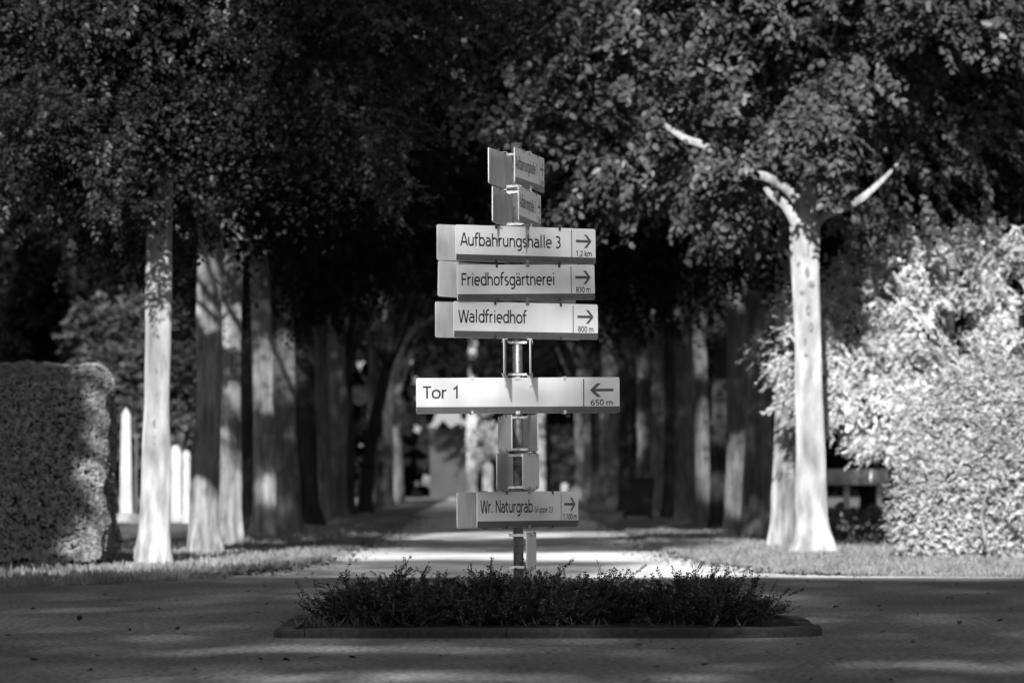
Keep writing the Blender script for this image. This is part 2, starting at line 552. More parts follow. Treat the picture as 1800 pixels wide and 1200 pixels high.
G = {
 'A': (.60, [[(.02, 0), (.27, 1), (.33, 1), (.58, 0)], [(.12, .31), (.48, .31)]]),
 'F': (.50, [[(.09, 0), (.09, 1)], [(.09, H), (.46, H)], [(.09, .52), (.42, .52)]]),
 'W': (.88, [[(.03, 1), (.21, .02), (.25, .02), (.42, .95), (.46, .95), (.63, .02), (.67, .02), (.85, 1)]]),
 'T': (.52, [[(.01, H), (.51, H)], [(.26, 0), (.26, H)]]),
 'N': (.66, [[(.09, 0), (.09, 1)], [(.10, .97), (.56, .03)], [(.57, 0), (.57, 1)]]),
 'G': (.62, [arc(.34, .5, .27, .445, 55, 270, 20) + arc(.38, .2, .17, .145, 270, 300, 3)[1:] + [(.53, .12), (.53, .47)], [(.36, .46), (.56, .46)]]),
 'u': (.56, [[(.09, X + .05), (.09, .27)] + arc(.27, .27, .18, .215, 180, 330, 10) + [(.45, .22)], [(.46, X + .05), (.46, 0)]]),
 'n': (.56, [[(.09, 0), (.09, X + .05)], hump(.09, .46)]),
 'h': (.56, [[(.09, 0), (.09, AS)], hump(.09, .46)]),
 'm': (.86, [[(.09, 0), (.09, X + .05)], hump(.09, .42), hump(.42, .76)]),
 'r': (.37, [[(.09, 0), (.09, X + .05)], arc(.29, X - .27, .20, .265, 170, 82, 9)]),
 'i': (.25, [[(.12, 0), (.12, X + .05)], [(.12, .90), (.12, 1.02)]]),
 'l': (.26, [[(.12, AS), (.12, .0)]]),
 'f': (.35, [arc(.30, AS - .24, .17, .215, 75, 180, 9) + [(.13, 0)], [(.0, X - .01), (.31, X - .01)]]),
 't': (.37, [[(.13, .9), (.13, .22)] + arc(.29, .22, .16, .165, 180, 285, 9), [(.0, X - .01), (.33, X - .01)]]),
 'b': (.58, [[(.09, 0), (.09, AS)], bowl(.29, .205)]),
 'd': (.58, [[(.49, 0), (.49, AS)], bowl(.29, .205)]),
 'p': (.58, [[(.09, -.30), (.09, X + .05)], bowl(.29, .205)]),
 'o': (.58, [bowl(.29, .22)]),
 'a': (.52, [arc(.22, X - .20, .20, .20, 130, 0, 10) + [(.42, 0)], [(.42, .42)] + arc(.24, .235, .18, .185, 100, 300, 16) + [(.42, .16)]]),
 'e': (.54, [[(.07, .38), (.47, .38), (.47, .45)] + arc(.27, .45, .20, .225, 0, 180, 14) + [(.07, .30)] + arc(.29, .29, .22, .235, 180, 300, 12)]),
 's': (.44, [arc(.235, .515, .15, .16, 50, 205, 10) + [(.18, .40), (.28, .33)] + arc(.21, .20, .16, .145, 35, -125, 10)]),
 'g': (.56, [bowl(.275, .20), [(.475, X + .04), (.475, -.08)] + arc(.28, -.08, .195, .17, 0, -125, 12)]),
 'k': (.50, [[(.09, 0), (.09, AS)], [(.40, X + .04), (.12, .36)], [(.20, .42), (.44, 0)]]),
 '0': (.56, [arc(.28, .5, .20, .445, 0, 360, 26)]),
 '1': (.56, [[(.10, .74), (.31, .96), (.31, 0)]]),
 '2': (.56, [arc(.26, .70, .19, .245, 150, -25, 14) + [(.10, .055), (.48, .055)]]),
 '3': (.54, [arc(.22, .73, .19, .215, 130, -90, 14), arc(.21, .285, .22, .23, 90, -130, 16)]),
 '5': (.56, [[(.45, H), (.15, H), (.13, .53)] + arc(.25, .31, .20, .255, 115, -125, 16)]),
 '6': (.56, [[(.43, .93)] + arc(.40, .42, .32, .50, 95, 180, 8) + [(.085, .3)], arc(.285, .30, .20, .245, 0, 360, 22)]),
 '8': (.56, [arc(.28, .73, .165, .215, 0, 360, 20), arc(.28, .285, .205, .23, 0, 360, 20)]),
 '.': (.24, [[(.12, 0), (.12, .125)]]),
 ',': (.24, [[(.13, .125), (.13, .02), (.07, -.14)]]),
 ' ': (.27, []),
}
G['ä'] = (G['a'][0], G['a'][1] + [[(.13, .88), (.13, 1.0)], [(.33, .88), (.33, 1.0)]])

def stroke(mb, pts, hw, yoff, sx, sy, ox, oy):
    """ribbon along a polyline in the x-z plane; sx/sy units, equal-width strokes"""
    P = [Vector((ox + p[0] * sx, oy + p[1] * sy)) for p in pts]
    Q = [P[0]]
    for p in P[1:]:
        if (p - Q[-1]).length > 1e-5: Q.append(p)
    P = Q
    n = len(P)
    closed = (P[0] - P[-1]).length < hw * .2 and n > 4
    L, Rr = [], []
    for i in range(n):
        if closed:
            a, b = P[i - 1 if i > 0 else n - 2], P[i + 1 if i < n - 1 else 1]
        else:
            a, b = P[max(i - 1, 0)], P[min(i + 1, n - 1)]
        d1 = (P[i] - a).normalized() if (P[i] - a).length > 1e-7 else (b - P[i]).normalized()
        d2 = (b - P[i]).normalized() if (b - P[i]).length > 1e-7 else d1
        t = (d1 + d2)
        t = t.normalized() if t.length > 1e-6 else d2
        nn = Vector((-t.y, t.x))
        c = max(.45, nn.dot(Vector((-d1.y, d1.x))))
        L.append(P[i] + nn * hw / c); Rr.append(P[i] - nn * hw / c)
    vs = [(p.x, yoff, p.y) for p in L] + [(p.x, yoff, p.y) for p in Rr]
    mb.add(vs, [(i, i + n, i + n + 1, i + 1) for i in range(n - 1)])

def text(s, x0, x1, base, cap, weight, y):
    """lettering from x0 to x1 (metres, panel face coordinates)"""
    adv = [G[c][0] for c in s]
    lead = min([p[0] for st in G[s[0]][1] for p in st]) 
    last = max([p[0] for st in G[s[-1]][1] for p in st])
    tw = sum(adv[:-1]) + last - lead
    sx = (x1 - x0) / tw
    x = x0 - lead * sx
    k = 0
    mb = MB()
    res = [mb]
    for c, a in zip(s, adv):
        if c == ' ':
            mb = MB()
            res.append(mb)
        for st in G[c][1]:
            stroke(mb, st, weight / 2, y - .00012 * (k % 5), sx, cap, x, base)
            k += 1
        x += a * sx
    return [m for m in res if m.f]

# ------------------------------------------------------------------ signpost
PY = 37.7
U = 1 / 265.25      # metres per picture pixel at the pole
post = empty('signpost', (.045, PY, .06), 0)
post.rotation_euler = (0, R(-.28), 0)
tag(post, 'tall galvanised signpost stacked with white direction signs on the road island', 'signpost')
def zpx(py): return 1.0 + (840 - py) * U - .06
mb = MB()
top = zpx(252)
mb.tube([(0, 0, -.2), (0, 0, top)], [.0335, .0335], 28)
mb.tube([(0, 0, top), (0, 0, top + .004)], [.035, .035], 28)
po = mb.build('pole', M['galv'], post)
for p in po.data.polygons:
    p.use_smooth = len(p.vertices) == 4

PW, PH, PT = 357 * U, 62.5 * U, .008
def plate_mesh(w_, h_, t_, r=.014, seg=5):
    pts = []
    for (sx, sz, a0) in ((1, -1, -90), (1, 1, 0), (-1, 1, 90), (-1, -1, 180)):
        for k in range(seg + 1):
            t = R(a0 + 90 * k / seg)
            pts.append((sx * (w_ / 2 - r) + r * math.cos(t), sz * (h_ / 2 - r) + r * math.sin(t)))
    return pts
def build_plate(parent, label, mats):
    mb = MB()
    pts = plate_mesh(PW, PH, PT)
    n = len(pts)
    rim = [(x * (1 - .0015 / PW * 2), z * (1 - .0015 / PH * 2)) for x, z in pts]
    f = [(x, -PT / 2, z) for x, z in rim] + [(x, -PT / 2 + .0015, z) for x, z in pts] + [(x, PT / 2 - .0015, z) for x, z in pts] + [(x, PT / 2, z) for x, z in rim]
    fs = [tuple(range(n))]
    mi = [0]
    mb.add(f, [tuple(range(n))], 0)
    mb.f += [(a * n + i, (a + 1) * n + i, (a + 1) * n + (i + 1) % n, a * n + (i + 1) % n) for a in range(3) for i in range(n)]
    mb.mi += [0] * n + [1] * (2 * n)
    mb.f += [tuple(3 * n + i for i in range(n))[::-1]]
    mb.mi += [1]
    o = mb.build('sign_panel', mats, parent)
    if label: o['label'] = label
    return o
def clip(parent, x, z, s, m):
    """small C-shaped edge clip"""
    mb = MB()
    mb.box((0, -.0115 - .002, -s * .008), (.018, .004, .020))
    mb.box((0, .003, s * .0045), (.018, .033, .005))
    mb.box((0, -.0155, -s * .015), (.012, .004, .006))
    o = mb.build('clip', m, parent, bevel=.001)
    o.location = (x, 0, z)
def ribbon_arrow(mb, cx, cz, w_, h_, th, left, y):
    sgn = -1 if left else 1
    tip = cx + sgn * w_ / 2
    mb.add([(cx - sgn * w_ / 2, y, cz - th / 2), (tip - sgn * th * .8, y, cz - th / 2), (tip - sgn * th * .8, y, cz + th / 2), (cx - sgn * w_ / 2, y, cz + th / 2)], [(0, 1, 2, 3)])
    for s in (-1, 1):
        y2 = y - .0001 * (1.5 + s)
        bx = tip - sgn * h_ * .53
        wd = th * 1.45
        mb.add([(tip, y2, cz), (bx, y2, cz + s * h_ / 2), (bx - sgn * wd, y2, cz + s * h_ / 2), (tip - sgn * wd, y2, cz)], [(0, 1, 2, 3)])

def face_marks(plate, word, word_w, dist, dist_w, left=False, sub=None, cap=21.5, x_start=12):
    f = -PT / 2 - .0008
    X0, Z0 = -PW / 2, PH / 2
    mb = MB()
    h_ = 11.5 * U
    r = .012
    pts = [(-PW / 2 + .001, Z0 - 51 * U)]
    lo = -PH / 2 + .0015
    for k in range(6):
        t = R(180 + 90 * k / 5); pts.append((-PW / 2 + .001 + r + r * math.cos(t), lo + r + r * math.sin(t)))
    for k in range(6):
        t = R(270 + 90 * k / 5); pts.append((PW / 2 - .001 - r + r * math.cos(t), lo + r + r * math.sin(t)))
    pts.append((PW / 2 - .001, Z0 - 51 * U))
    mb.add([(x, f, z) for x, z in pts], [tuple(range(len(pts)))])
    mb.build('stripe', M['stripe'], plate)
    mb = MB()
    mb.add([(X0 + 293.2 * U, f, Z0 - 3 * U), (X0 + 293.2 * U, f, Z0 - 51 * U), (X0 + 295 * U, f, Z0 - 51 * U), (X0 + 295 * U, f, Z0 - 3 * U)], [(0, 1, 2, 3)])
    mb.build('divider_line', M['black'], plate)
    mb = MB()
    for mb in text(word, X0 + x_start * U, X0 + (x_start + word_w) * U, Z0 - 36.3 * U, cap * U, 3.05 * U, f):
        mb.build('lettering', M['black'], plate)
    if sub:
        for mb in text(sub[0], X0 + sub[1] * U, X0 + sub[2] * U, Z0 - 36.3 * U, 9.6 * U, 1.55 * U, f):
            mb.build('lettering', M['black'], plate)
    c = X0 + 325.5 * U
    for mb in text(dist, c - dist_w / 2 * U, c + dist_w / 2 * U, Z0 - 49.3 * U, 10 * U, 1.7 * U, f):
        mb.build('distance_lettering', M['black'], plate)
    mb = MB()
    ribbon_arrow(mb, c, Z0 - 22.5 * U, 41 * U, 24 * U, 4.8 * U, left, f)
    mb.build('arrow', M['stripe'], plate)

def claw(mb, cx, z, sgn):
    """C-shaped claw gripping the panel's rim, in the plane across the panels"""
    # cx: panel plane offset along the pair normal (local y)
    for yy in (-.021, 0):
        pass
    mb.box((0, cx, z), (.030, .034, .005))
    mb.box((0, cx - .0155, z - sgn * .011), (.030, .005, .020))
    mb.box((0, cx + .0155, z - sgn * .009), (.030, .005, .016))
    mb.box((0, cx, z - sgn * .021), (.030, .012, .005))

def sign_pair(yc, yaw, front=None, back_label=None, dx=0, roll=0, sep=.085, clips='dark', pair=(True, True), label=None, flipmat=None):
    """two parallel panels, one each side of the pole; yaw: degrees the faces turn to the right"""
    a = R(yaw)
    n = Vector((math.sin(a), -math.cos(a), 0))
    zc = zpx(yc)
    cm = M['clamp_dark'] if clips == 'dark' else M['clamp']
    for k, side in ((0, 1), (1, -1)):
        if not pair[k]: continue
        pl = build_plate(post, label if k == 0 else back_label, [M['white'], M['sign_back']])
        pl.location = n * (sep * side) + Vector((math.cos(a), math.sin(a), 0)) * dx * U + Vector((0, 0, zc))
        pl.rotation_euler = (0, R(roll), a + (0 if k == 0 else math.pi))
        if front and k == 0:
            face_marks(pl, *front[0], **front[1])
        elif k == 1 and front:
            pass
        for x in (98.6, 261):
            for s in (-1, 1):
                clip(pl, -PW / 2 + x * U, s * PH / 2, s, cm)
    # cross brackets top and bottom
    for s in (-1, 1):
        z = zc + s * (PH / 2 - .012)
        mb = MB()
        for xx in (-.040, .040):
            mb.box((xx, 0, 0), (.005, 2 * sep - .045, .018))
        mb.tube([(0, 0, -.011), (0, 0, .011)], [.040, .040], 24)
        mb.tube([(-.052, 0, 0), (-.043, 0, 0)], [.007, .007], 6)
        mb.tube([(.043, 0, 0), (.052, 0, 0)], [.007, .007], 6)
        for q in ([1] if pair[0] else []) + ([-1] if pair[1] else []):
            claw(mb, -q * (sep - .012 + .008), s * .018, s)
        o = mb.build('bracket', M['clamp'], post, bevel=.0012)
        o.location = (0, 0, z)
        o.rotation_euler = (0, 0, a)

sign_pair(299.5, 81.5, (('Aufbahrungshalle 1', 252, '1,2 km', 39), {}), label='topmost panel, turned nearly edge on to the right')
sign_pair(366, 83.6, (('Aufbahrungshalle 2', 252, '1,2 km', 39), {}), label='second panel from the top, turned nearly edge on')
sign_pair(430.5, 46.4, (('Aufbahrungshalle 3', 252, '1,2 km', 39), {}), label='panel reading Aufbahrungshalle 3', roll=-.35)
sign_pair(497, 47.3, (('Friedhofsgärtnerei', 236, '830 m', 37), {}), label='panel reading Friedhofsgärtnerei', roll=-1.4)
sign_pair(564, 44.7, (('Waldfriedhof', 166, '800 m', 37), {}), label='panel reading Waldfriedhof', roll=-.1)
sign_pair(630, 89.6, (('Tor 2', 60, '900 m', 37), {}) if False else None, label='panel seen edge on below Waldfriedhof', clips='metal')
sign_pair(695, 0.6, (('Tor 1', 59.7, '650 m', 37), {'left': True}), label='front facing panel reading Tor 1', clips='metal', dx=0, roll=.02)
sign_pair(761.5, -86.2, None, label='panel seen nearly edge on below Tor 1')
sign_pair(828, 85.3, None, label='panel seen nearly edge on above Wr. Naturgrab')
sign_pair(895, 60.0, (('Wr. Naturgrab', 179, '1.100 m', 47), {'sub': ('Gruppe 23', 200, 263)}), label='lowest readable panel, Wr. Naturgrab Gruppe 23', sep=.075, roll=.15)
sign_pair(968, 87.2, None, label='lowest panel, half sunk behind the shrub', pair=(True, False))

# ------------------------------------------------------------------ trees
def sun_uv(P):
    return P[:, 0] * CA - P[:, 1] * SA, P[:, 2] + (P[:, 0] * SA + P[:, 1] * CA) * TAN_E
GAPS = []
def gap(px, py, ppm, rpx, rpy, k=.93):
    q = at(px, py, 10000 / ppm)
    u_, v_ = sun_uv(np.array([tuple(q)]))
    GAPS.append((u_[0], v_[0], rpx / ppm, rpy / ppm, k))
def ggap(px, py, rx, ry, k=.9):
    q = grd(px, py)
    u_, v_ = sun_uv(np.array([tuple(q)]))
    GAPS.append((u_[0], v_[0], rx, ry * TAN_E, k))
for g_ in ((360, 500, 133, 26, 30), (350, 565, 133, 22, 16), (345, 905, 133, 30, 45), (404, 575, 120, 22, 26), (408, 710, 120, 24, 20), (400, 860, 120, 30, 90),
           (440, 480, 100, 14, 60), (466, 660, 105, 22, 60), (470, 860, 105, 14, 20), (657, 780, 55, 16, 100), (657, 650, 55, 14, 30), (680, 760, 49.5, 12, 90), (700, 820, 45, 9, 60),
           (672, 365, 60, 10, 18), (700, 410, 60, 12, 40), (745, 300, 60, 14, 40), (1230, 570, 85, 18, 50), (1236, 790, 84, 16, 80), (1262, 520, 90, 20, 50), (1262, 725, 90, 20, 50), (1262, 850, 90, 14, 20),
           (1297, 500, 98, 16, 40), (1297, 840, 98, 22, 60), (1275, 400, 90, 12, 40), (1378, 850, 121, 40, 130), (1128, 640, 63, 12, 30), (1128, 760, 63, 12, 40), (1100, 410, 57, 12, 50), (1090, 800, 57, 10, 40)):
    gap(*g_)
for g_ in ((900, 1004, 2.6, 1.6), (1150, 1002, 1.5, 3), (860, 975, 2.4, 2.2), (700, 968, 1.0, 3), (1000, 938, 2.4, 4), (800, 942, 1.6, 4), (480, 990, 1.5, 3, .8)):
    ggap(*g_)
def in_gap(Pw, rg):
    u_, v_ = sun_uv(Pw)
    r_ = np.zeros(len(Pw), bool)
    for (a, b, ra, rb, k) in GAPS:
        r_ |= (((u_ - a) / (ra * 1.1 + .14)) ** 2 + ((v_ - b) / (rb * 1.1 + .12)) ** 2 < 1) & (rg.random(len(Pw)) < k)
    return r_
def trunk_obj(name, parent, path, rads, m, seed, flare=.5, fl=1.0, scars=(), limbs=(), segs=22):
    mb = MB()
    pp = smoothpath(path, 10)
    mb.tube(pp, lerp_list(rads, len(pp)), segs, jit=.13, seed=seed, flare=flare, fl=fl)
    for (pts, r0, r1) in limbs:
        q = smoothpath(pts, 5)
        mb.tube(q, lerp_list([r0, r1], len(q)), 9, jit=.15, seed=seed + 3, mi=2)
    for (x, y, z, sx, sz) in scars:
        vs, fs = [], []
        a_, b_ = 7, 10
        for i in range(a_ + 1):
            for j in range(b_):
                t, u = math.pi * i / a_, 2 * math.pi * j / b_
                k = 1 + .35 * noise.noise(Vector((math.cos(u) * 2 + x * 9, math.sin(u) * 2, z * 5 + i)))
                vs.append((x + sx * math.sin(t) * math.cos(u) * k, y + .007 * math.sin(t) * math.sin(u), z + sz * math.cos(t) * k))
        for i in range(a_):
            for j in range(b_):
                fs.append((i * b_ + j, i * b_ + (j + 1) % b_, (i + 1) * b_ + (j + 1) % b_, (i + 1) * b_ + j))
        mb.add(vs, fs, 1)
    o = mb.build(name, [m, M['scar'], M['bark_dark']], parent, smooth=True)
    return o

world_reject = None
def crown_mesh(seed, c, rad, zmin, nclump, per, leaf, m, nleaf=9, spray=.45, droop=.35, reject=None, wid=.55, sig=(.55, .55, .22), shell=.45, flat=.5, world=None, rz=0, sc=1, extra=None, holes=False, front_n=0):
    rg = np.random.default_rng(seed)
    C, P, O = crown_points(rg, c, rad, zmin, nclump, per, shell=shell, sig=sig)
    if extra is not None:
        (n_e, lo, hi) = extra
        Ce = rg.uniform(lo, hi, (n_e, 3))
        P = np.concatenate([P, np.repeat(Ce, per, 0) + rg.normal(0, 1, (n_e * per, 3)) * np.array(sig)])
        O = np.concatenate([O, norm(rg.normal(0, .6, (n_e * per, 3)) + np.array([[0, -.5, 0]]))])
    if front_n:
        Ce = rg.uniform((-.9, -2.3, 4.25), (.9, -.5, 7.5), (front_n, 3))
        P = np.concatenate([P, np.repeat(Ce, per, 0) + rg.normal(0, 1, (front_n * per, 3)) * np.array(sig)])
        O = np.concatenate([O, norm(rg.normal(0, .6, (front_n * per, 3)) + np.array([[0, -.5, 0]]))])
    if holes:
        nz_ = np.array([noise.noise(Vector((q[0] * .9 + seed, q[1] * .9, q[2] * 1.3))) for q in P])
        k = nz_ > -.12 + rg.normal(0, .04, len(P))
        P, O = P[k], O[k]
    if reject is not None:
        k = ~reject(P)
        P, O = P[k], O[k]
    p, a, n_, L = sprays(rg, P, O, nleaf, spray, leaf, droop, flat)
    if world is not None:
        cr_, sr_ = math.cos(rz), math.sin(rz)
        pw = np.stack([p[:, 0] * cr_ - p[:, 1] * sr_, p[:, 0] * sr_ + p[:, 1] * cr_, p[:, 2]], 1) * sc + np.array(world)
        k = ~in_gap(pw, rg)
        if world_reject is not None and reject is not None:
            k &= ~world_reject(p)
        p, a, n_, L = p[k], a[k], n_[k], L[k]
    me = leaf_mesh('crown', p, a, n_, L, wid)
    me.materials.append(m)
    return me, C

def limbs_to(rg, base_pts, C, k, r0=.07):
    out = []
    idx = rg.choice(len(C), k, replace=False)
    for i in idx:
        b = Vector(base_pts[rg.integers(len(base_pts))])
        e = Vector(C[i])
        mid = b.lerp(e, .5) + Vector((rg.normal(0, .25), rg.normal(0, .25), .35))
        out.append(([b, mid, e], r0 * rg.uniform(.6, 1.1), .012))
    return out

# --- front left tree
B0 = grd(268, 992)
def loc(px, py, Y=None, base=B0):
    p = at(px, py, Y or base.y)
    return p - base
root = empty('avenue_tree', B0)
tag(root, 'pale smooth-barked tree beside the clipped hedge, first of the left row', 'tree', 'trees lining the avenue')
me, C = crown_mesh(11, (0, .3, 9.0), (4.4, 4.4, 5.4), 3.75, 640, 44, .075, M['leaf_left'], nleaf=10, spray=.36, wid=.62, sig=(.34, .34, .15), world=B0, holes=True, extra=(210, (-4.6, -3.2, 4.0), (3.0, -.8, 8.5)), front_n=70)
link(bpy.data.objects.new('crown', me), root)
rg = np.random.default_rng(3)
rr = random.Random(4)
sc = [(loc(px, py).x, -.155 + abs(px - 276) * .002, loc(px, py).z, sx, sz) for px, py, sx, sz in
      [(277, 650, .02, .06), (283, 632, .03, .015), (274, 745, .03, .05), (286, 742, .02, .03), (275, 775, .035, .06), (276, 840, .018, .03), (272, 885, .022, .022), (280, 912, .018, .02), (276, 940, .016, .02), (278, 690, .012, .07), (284, 590, .01, .04), (271, 530, .012, .02)]]
trunk_obj('trunk', root, [(-.01, 0, -.1), loc(271, 940), loc(274, 850), loc(277, 700), loc(279, 500), loc(281, 300), loc(280, 100)],
          [.195, .185, .17, .152, .148, .145, .12], M['bark_grey'], 2, flare=.45, fl=.35, scars=sc,
          limbs=limbs_to(rg, [loc(281, 380), loc(281, 300), loc(280, 200)], C, 26))

# --- front right tree
B1 = grd(1427, 972)
root = empty('avenue_tree', B1)
tag(root, 'brightly sunlit white-barked tree in front of the pale conifer, first of the right row', 'tree', 'trees lining the avenue')
def rej(P):
    x, y, z = P[:, 0], P[:, 1], P[:, 2]
    r = (x > .9) & (y < 1.6) & (z < 7.4 + y * .3)
    r |= (x > .28) & (y < .5) & (z < 6.1)         # open lower right front
    r |= (np.abs(x) < .55) & (y < .3) & (z < 4.75)          # clear trunk
    r |= (np.abs(x) < 1.2) & (z < 4.3)
    r |= (x < -1.5) & (z < 4.4 - .12 * (x + 1.5) * 0)
    return r
LIMBS = (([(1408, 410, 0), (1396, 385, -.15), (1378, 358, -.25), (1352, 338, -.3), (1335, 305, -.3)], .085, .02),
         ([(1412, 375, 0), (1392, 340, -.1), (1350, 312, -.5), (1300, 300, -.9), (1242, 258, -1.5), (1205, 243, -1.6), (1172, 222, -1.4), (1145, 208, -.6), (1110, 180, .8)], .075, .015),
         ([(1428, 405, 0), (1452, 378, -.15), (1492, 362, -.3), (1520, 345, -.45), (1548, 320, -.3), (1568, 300, .4), (1585, 280, 1.4)], .06, .015))
def world_reject(p):
    # the limbs stand free of foliage on the side of the junction
    r = np.zeros(len(p), bool)
    rg = np.random.default_rng(4)
    for pts, r0, r1 in LIMBS:
        for q in smoothpath([l1(*t) for t in pts], 5):
            px = 900 + (q.x + B1.x) / (q.y + B1.y) * 10000
            full = 1168 < px < 1252 or 1340 < px < 1400 or 1488 < px < 1550
            if px < 1165 or px > 1552: continue
            kk = .7 if full else .0
            near = (np.hypot(p[:, 0] - q.x, p[:, 2] - q.z) < .11) & (p[:, 1] < q.y + .1)
            du = (p[:, 0] - q.x) * CA - (p[:, 1] - q.y) * SA
            dv = (p[:, 2] - q.z) + ((p[:, 0] - q.x) * SA + (p[:, 1] - q.y) * CA) * TAN_E
            near |= (np.hypot(du, dv) < .10) & (p[:, 1] < q.y)
            r |= near & (rg.random(len(p)) < kk)
    return r
def l1(px, py, dy=0): return at(px, py, B1.y + dy) - B1
me, C = crown_mesh(21, (-.3, .2, 9.2), (4.9, 4.6, 5.4), 4.4, 520, 28, .135, M['leaf_right'], nleaf=9, spray=.48, reject=rej, wid=.6, droop=.5, sig=(.36, .36, .17), world=B1, holes=True, extra=(110, (-4.6, -3.2, 5.3), (5, -.6, 9)))
link(bpy.data.objects.new('crown', me), root)
def l1(px, py, dy=0): return at(px, py, B1.y + dy) - B1
sc = [(l1(px, py).x, -.205 + .3 * abs(l1(px, py).x - l1(1420, py).x), l1(px, py).z, sx, sz) for px, py, sx, sz in
      [(1418, 480, .03, .07), (1424, 500, .05, .04), (1412, 515, .05, .035), (1420, 545, .035, .07), (1425, 575, .03, .06), (1414, 600, .02, .05), (1419, 440, .012, .09), (1424, 660, .012, .03), (1416, 625, .03, .02)]]
trunk_obj('trunk', root, [(0, 0, -.1), l1(1426, 940), l1(1425, 860), l1(1424, 760), l1(1420, 600), l1(1417, 480), l1(1415, 400), l1(1420, 340), l1(1428, 200), l1(1440, 0)],
          [.235, .225, .21, .192, .185, .195, .21, .13, .10, .07], M['bark_pale'], 5, flare=.5, fl=.75, scars=sc,
          limbs=limbs_to(np.random.default_rng(8), [l1(1420, 330), l1(1424, 260), l1(1430, 150)], C[(C[:, 2] > 8)], 16, .05))
for pts, r0, r1 in LIMBS:
    pts = [l1(*t) for t in pts]
    mb = MB()
    q = smoothpath(pts, 7)
    mb.tube(q, lerp_list([r0, r0 * .75, r1], len(q)), 12, jit=.16, seed=3)
    mb.build('limb', M['bark_pale'], root, smooth=True)

# --- prototypes for the rows behind
def proto_tree(seed, bark, leafm, zmin=6.6, cz=10.8, rad=(4.4, 4.4, 5.0), r=.24, leaf=.13, nc=200, per=24, lean=(0, 0), height=9):
    rg = np.random.default_rng(seed)
    me, C = crown_mesh(seed, (lean[0] * 1.2, lean[1], cz), rad, zmin, nc, per, leaf, leafm, nleaf=8, spray=.55, wid=.62, droop=.4, sig=(.6, .6, .3))
    tm = MB()
    path = [(0, 0, -.1), (.02 + lean[0] * .05, 0, .8), (lean[0] * .15 + rg.normal(0, .04), rg.normal(0, .04), 2.2), (lean[0] * .35 + rg.normal(0, .05), 0, 4), (lean[0] * .7, rg.normal(0, .08), 6), (lean[0], 0, height)]
    pp = smoothpath(path, 8)
    tm.tube(pp, lerp_list([r * 1.05, r, r * .92, r * .86, r * .7, r * .4], len(pp)), 18, jit=.14, seed=seed, flare=.6, fl=.55)
    for (pts, a, b) in limbs_to(rg, [path[3], path[4], (path[3][0], path[3][1], 4.6)], C, 14, .08):
        q = smoothpath(pts, 4)
        tm.tube(q, lerp_list([a, b], len(q)), 7, jit=.1, seed=seed)
    return me, tm, bark
def mesh_of(mb, name, mats):
    o = mb.build(name, mats, None, smooth=True)
    me = o.data
    bpy.data.objects.remove(o)
    return me
protos = []
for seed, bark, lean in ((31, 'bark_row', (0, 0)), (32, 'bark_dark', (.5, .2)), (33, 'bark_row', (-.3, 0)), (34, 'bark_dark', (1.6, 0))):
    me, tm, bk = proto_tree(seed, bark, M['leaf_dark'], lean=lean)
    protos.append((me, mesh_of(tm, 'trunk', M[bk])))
def place_tree(p, X, Y, rz, s, label, group='trees lining the avenue', name='avenue_tree', sz=1.0, tr=1.0, unique=0):
    root = empty(name, (X, Y, 0), rz)
    q_ = random.Random(int(X * 97 + Y * 13))
    root.rotation_euler = (R(q_.uniform(-1.3, 1.3)), R(q_.uniform(-1.6, 1.6)), rz)
    tr = tr * q_.uniform(.85, 1.12)
    cme = protos[p][0]
    if unique:
        lean = ((0, 0), (.5, .2), (-.3, 0), (1.6, 0))[p]
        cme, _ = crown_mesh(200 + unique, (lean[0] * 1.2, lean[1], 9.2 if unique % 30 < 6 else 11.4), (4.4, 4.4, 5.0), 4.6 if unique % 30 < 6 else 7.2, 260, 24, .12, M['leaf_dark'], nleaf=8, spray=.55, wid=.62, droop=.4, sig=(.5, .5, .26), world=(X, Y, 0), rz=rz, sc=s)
    for nm, me, k in (('trunk', protos[p][1], tr), ('crown', cme, 1)):
        o = link(bpy.data.objects.new(nm, me), root)
        o.scale = (s * k, s * k, s * sz)
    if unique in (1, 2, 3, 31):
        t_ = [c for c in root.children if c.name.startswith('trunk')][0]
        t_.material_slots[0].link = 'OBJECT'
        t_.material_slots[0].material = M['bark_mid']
    tag(root, label, 'tree', group)
    return root
ordw = ['second', 'third', 'fourth', 'fifth', 'sixth', 'seventh', 'eighth', 'ninth', 'tenth', 'eleventh', 'twelfth', 'thirteenth', 'fourteenth', 'fifteenth', 'sixteenth', 'seventeenth', 'eighteenth', 'nineteenth', 'twentieth']
rr = random.Random(9)
left = [(360, 133), (404, 120), (466, 105), (507, 95), (541, 86), (568, 79), (590, 73), (608, 68), (640, 60), (657, 55), (680, 49.5), (700, 45)]
for i, (px, ppm) in enumerate(left):
    Y = 10000 / ppm
    p = 3 if i in (8,) else (i % 3)
    rz = 0 if p == 3 else rr.uniform(0, 6.28)
    s = rr.uniform(.9, 1.08)
    place_tree(p, (px - 900) / ppm, Y, rz, s, f'{ordw[i]} tree from the front in the left row of the avenue', tr=.78 if i < 3 else 1, unique=(i + 1) if i < 11 else 0)
right = [(1378, 121), (1328, 106), (1297, 98), (1262, 90), (1236, 84), (1205, 79), (1180, 73), (1155, 68), (1130, 63), (1105, 57), (1080, 51), (1062, 47), (1046, 43.5), (1032, 40), (1020, 37)]
for i, (px, ppm) in enumerate(right):
    Y = 10000 / ppm
    p = (i + 1) % 3
    place_tree(p, (px - 900) / ppm, Y, rr.uniform(0, 6.28), rr.uniform(.9, 1.08), f'{ordw[i]} tree from the front in the right row of the avenue', tr=.85 if i < 5 else 1, unique=(i + 31) if i < 8 else 0)
